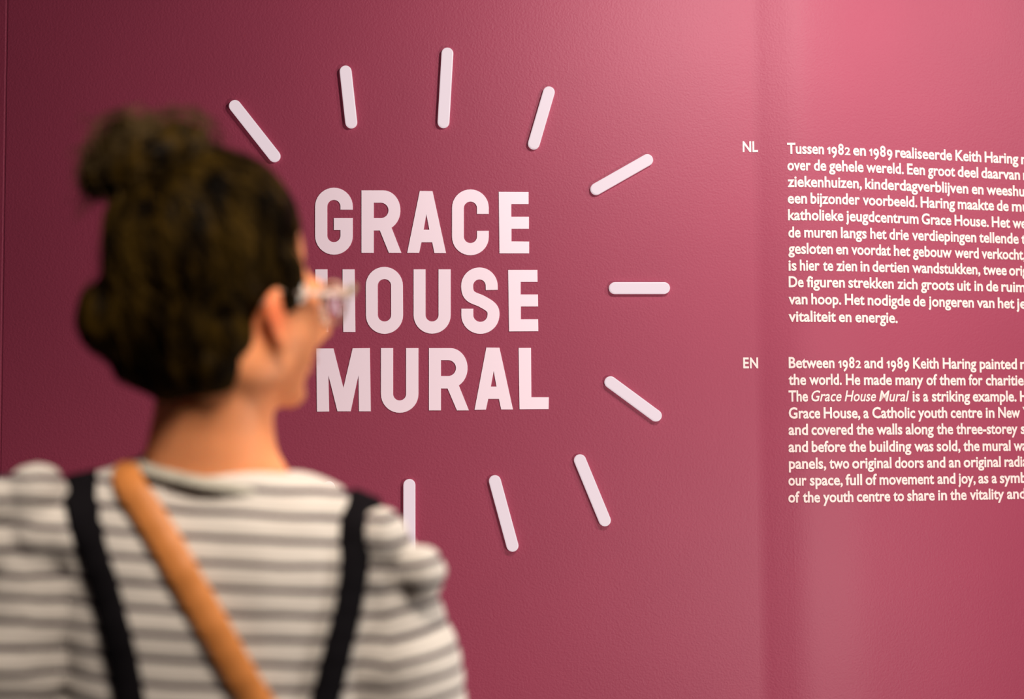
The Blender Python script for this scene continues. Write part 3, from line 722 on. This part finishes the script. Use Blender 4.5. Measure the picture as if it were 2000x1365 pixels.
BC = atY(300, 335, 1.345)
bn.ell(BC, (0.046, 0.045, 0.043)); bn.ell(atY(352, 310, 1.35), (0.034, 0.038, 0.036)); bn.ell(atY(255, 300, 1.35), (0.030, 0.034, 0.030))
bn.ell(atY(200, 345, 1.35), (0.022, 0.024, 0.020)); bn.ell(atY(300, 405, 1.35), (0.040, 0.042, 0.030))
bn.tube([atY(330, 330, 1.35), atY(365, 275, 1.35), atY(374, 248, 1.35)], [0.022, 0.017, 0.012], 10)
bm_ = remesh(bn.v, bn.f, 0.005, 4)
bm = bmesh.new(); bm.from_mesh(bm_); bm.normal_update()
for v in bm.verts: v.co += v.normal*(0.006*noise.noise(v.co*40) + 0.003*noise.noise(v.co*120))
bm.to_mesh(bm_); bm.free()
bun = link('bun', bm_, M['hair'], hair, label='messy bun piled on the crown')
# loose hairs as fine curves
def strands(name, paths, rad, m, parent):
    c = bpy.data.curves.new(name, 'CURVE'); c.dimensions = '3D'; c.bevel_depth = rad; c.bevel_resolution = 0
    for P in paths:
        sp = c.splines.new('POLY'); sp.points.add(len(P)-1)
        for k, (q, p) in enumerate(zip(sp.points, P)): q.co = (*p, 1); q.radius = 1-0.7*k/len(P)
    c.materials.append(m)
    o = bpy.data.objects.new(name, c); COL.objects.link(o); bpy.context.view_layer.update()
    me = evald(o); bpy.data.objects.remove(o); bpy.data.curves.remove(c)
    o = link(name, me, m, parent); o['kind'] = 'stuff'; return o
hv = BVHTree.FromPolygons([v.co.copy() for v in hm.vertices], [tuple(p.vertices) for p in hm.polygons])
paths = []
BASE = atY(320, 400, 1.36)
for i in range(1500):                                  # combed strands running up to the bun
    d = Vector((random.gauss(0, 1), random.gauss(-0.2, 1), random.gauss(0.1, 0.8))).normalized()
    h = hv.ray_cast(HC + Vector((0, 0, 0.03)) + d*0.4, -d)
    if h[0] is None: continue
    p = h[0].copy(); P = [p + h[1]*0.001]; jit = Vector([random.gauss(0, 0.004) for _ in range(3)]); lift = abs(random.gauss(0, 0.002))
    for k in range(9):
        q = P[-1] + ((BASE+jit*3-P[-1]).normalized()*0.011)
        nn = hv.find_nearest(q)
        if nn[0] is None: break
        P.append(nn[0] + nn[1]*(0.0012+lift*math.sin(k/9*3.14)) + jit*0.15)
        if (q-BASE).length < 0.03: break
    if len(P) > 3: paths.append(P)
strands('combed_strands', paths, 0.0006, M['strand'], hair)
paths = []
for i in range(650):                                   # loops and flyaways in the bun
    c = random.choice([BC, BC, atY(350, 300, 1.35), atY(255, 300, 1.35), atY(205, 340, 1.35), atY(300, 390, 1.35)])
    ax = Vector([random.gauss(0, 1) for _ in range(3)]).normalized(); u = ax.orthogonal().normalized(); v_ = ax.cross(u)
    r = random.uniform(0.024, 0.046)*(0.6 if c.x < -0.37 else 1); a0 = random.uniform(0, 6.3); span = random.uniform(1.5, 4)
    paths.append([c + (u*math.cos(a0+span*k/10) + v_*math.sin(a0+span*k/10))*r*(1+0.03*k*random.uniform(-0.3, 1)) for k in range(11)])
for i in range(170):                                   # translucent wisps to the left and on top
    a = atY(random.uniform(215, 300), random.uniform(270, 360), 1.35); e_ = atY(random.gauss(165, 16), random.gauss(340, 38), 1.35+random.gauss(0, 0.015))
    if i % 3 == 0: a = atY(random.uniform(240, 380), 290, 1.35); e_ = atY(random.gauss(290, 65), random.gauss(228, 8), 1.35)
    m_ = (a+e_)/2 + Vector((random.gauss(0, 0.008), 0, abs(random.gauss(0.012, 0.008))))
    paths.append([a*(1-t)**2 + m_*2*t*(1-t) + e_*t*t for t in [k/7 for k in range(8)]])
strands('bun_strands', paths, 0.0007, M['wisp'], hair)

# eyeglasses: clear beige frame
gl = empty('eyeglasses', hp(0, 0.108, 0), "clear beige eyeglasses worn by the woman, one temple showing beside her face", 'glasses')
for s in (-1, 1):
    P = [hp(s*(0.034+0.026*math.cos(a)), 0.104-0.004*abs(math.cos(a)), -0.002+0.021*math.sin(a)) for a in [2*math.pi*k/24 for k in range(25)]]
    g = Soup(); g.tube(P, 0.0024, 8, caps=False); rim = link('rim', g.mesh(), M['frame'], gl)
    vs = [hp(s*(0.034+0.0245*math.cos(a)), 0.103, -0.002+0.0195*math.sin(a)) for a in [2*math.pi*k/24 for k in range(24)]]
    vb = [v - FW*0.0015 for v in vs]
    link('lens', from_py(vs+vb, [tuple(range(24)), tuple(range(47, 23, -1))]+[(k, 24+k, 24+(k+1) % 24, (k+1) % 24) for k in range(24)]), M['lens'], rim)
    P = [hp(s*0.058, 0.102, 0.006), hp(s*0.069, 0.096, 0.006), hp(s*0.0745, 0.060, 0.003), hp(s*0.0765, 0.035, 0.002), hp(s*0.0765, 0.012, 0.002), hp(s*0.076, -0.006, -0.012)]
    g = Soup(); g.tube(P, [(0.0030, 0.0095), (0.0026, 0.0100), (0.0020, 0.0090), (0.0018, 0.0060), (0.0012, 0.0030), (0.0012, 0.0025)], 10)
    t = link('temple', g.mesh(), M['frame'], gl)
    g = Soup(); g.ell(hp(s*0.0780, 0.036, 0.002), (0.0024, 0.006, 0.0105), HM, 14, 8); link('glint', g.mesh(), M['glintwhite'], t, label='pale glint on the temple, modelled as a small solid')  # glint of light on the temple, built as a pale solid
    g = Soup(); g.tube([hp(s*0.052, 0.1035, 0.008), hp(s*0.064, 0.1035, 0.009), hp(s*0.0715, 0.098, 0.009)], [(0.0030, 0.0070), (0.0034, 0.0085), (0.0030, 0.0080)], 10); link('end_piece', g.mesh(), M['olive'], t, label='olive brown end piece')
g = Soup(); g.tube([hp(-0.010, 0.104, 0.004), hp(0, 0.106, 0.007), hp(0.010, 0.104, 0.004)], 0.0024, 8); link('bridge', g.mesh(), M['frame'], gl)
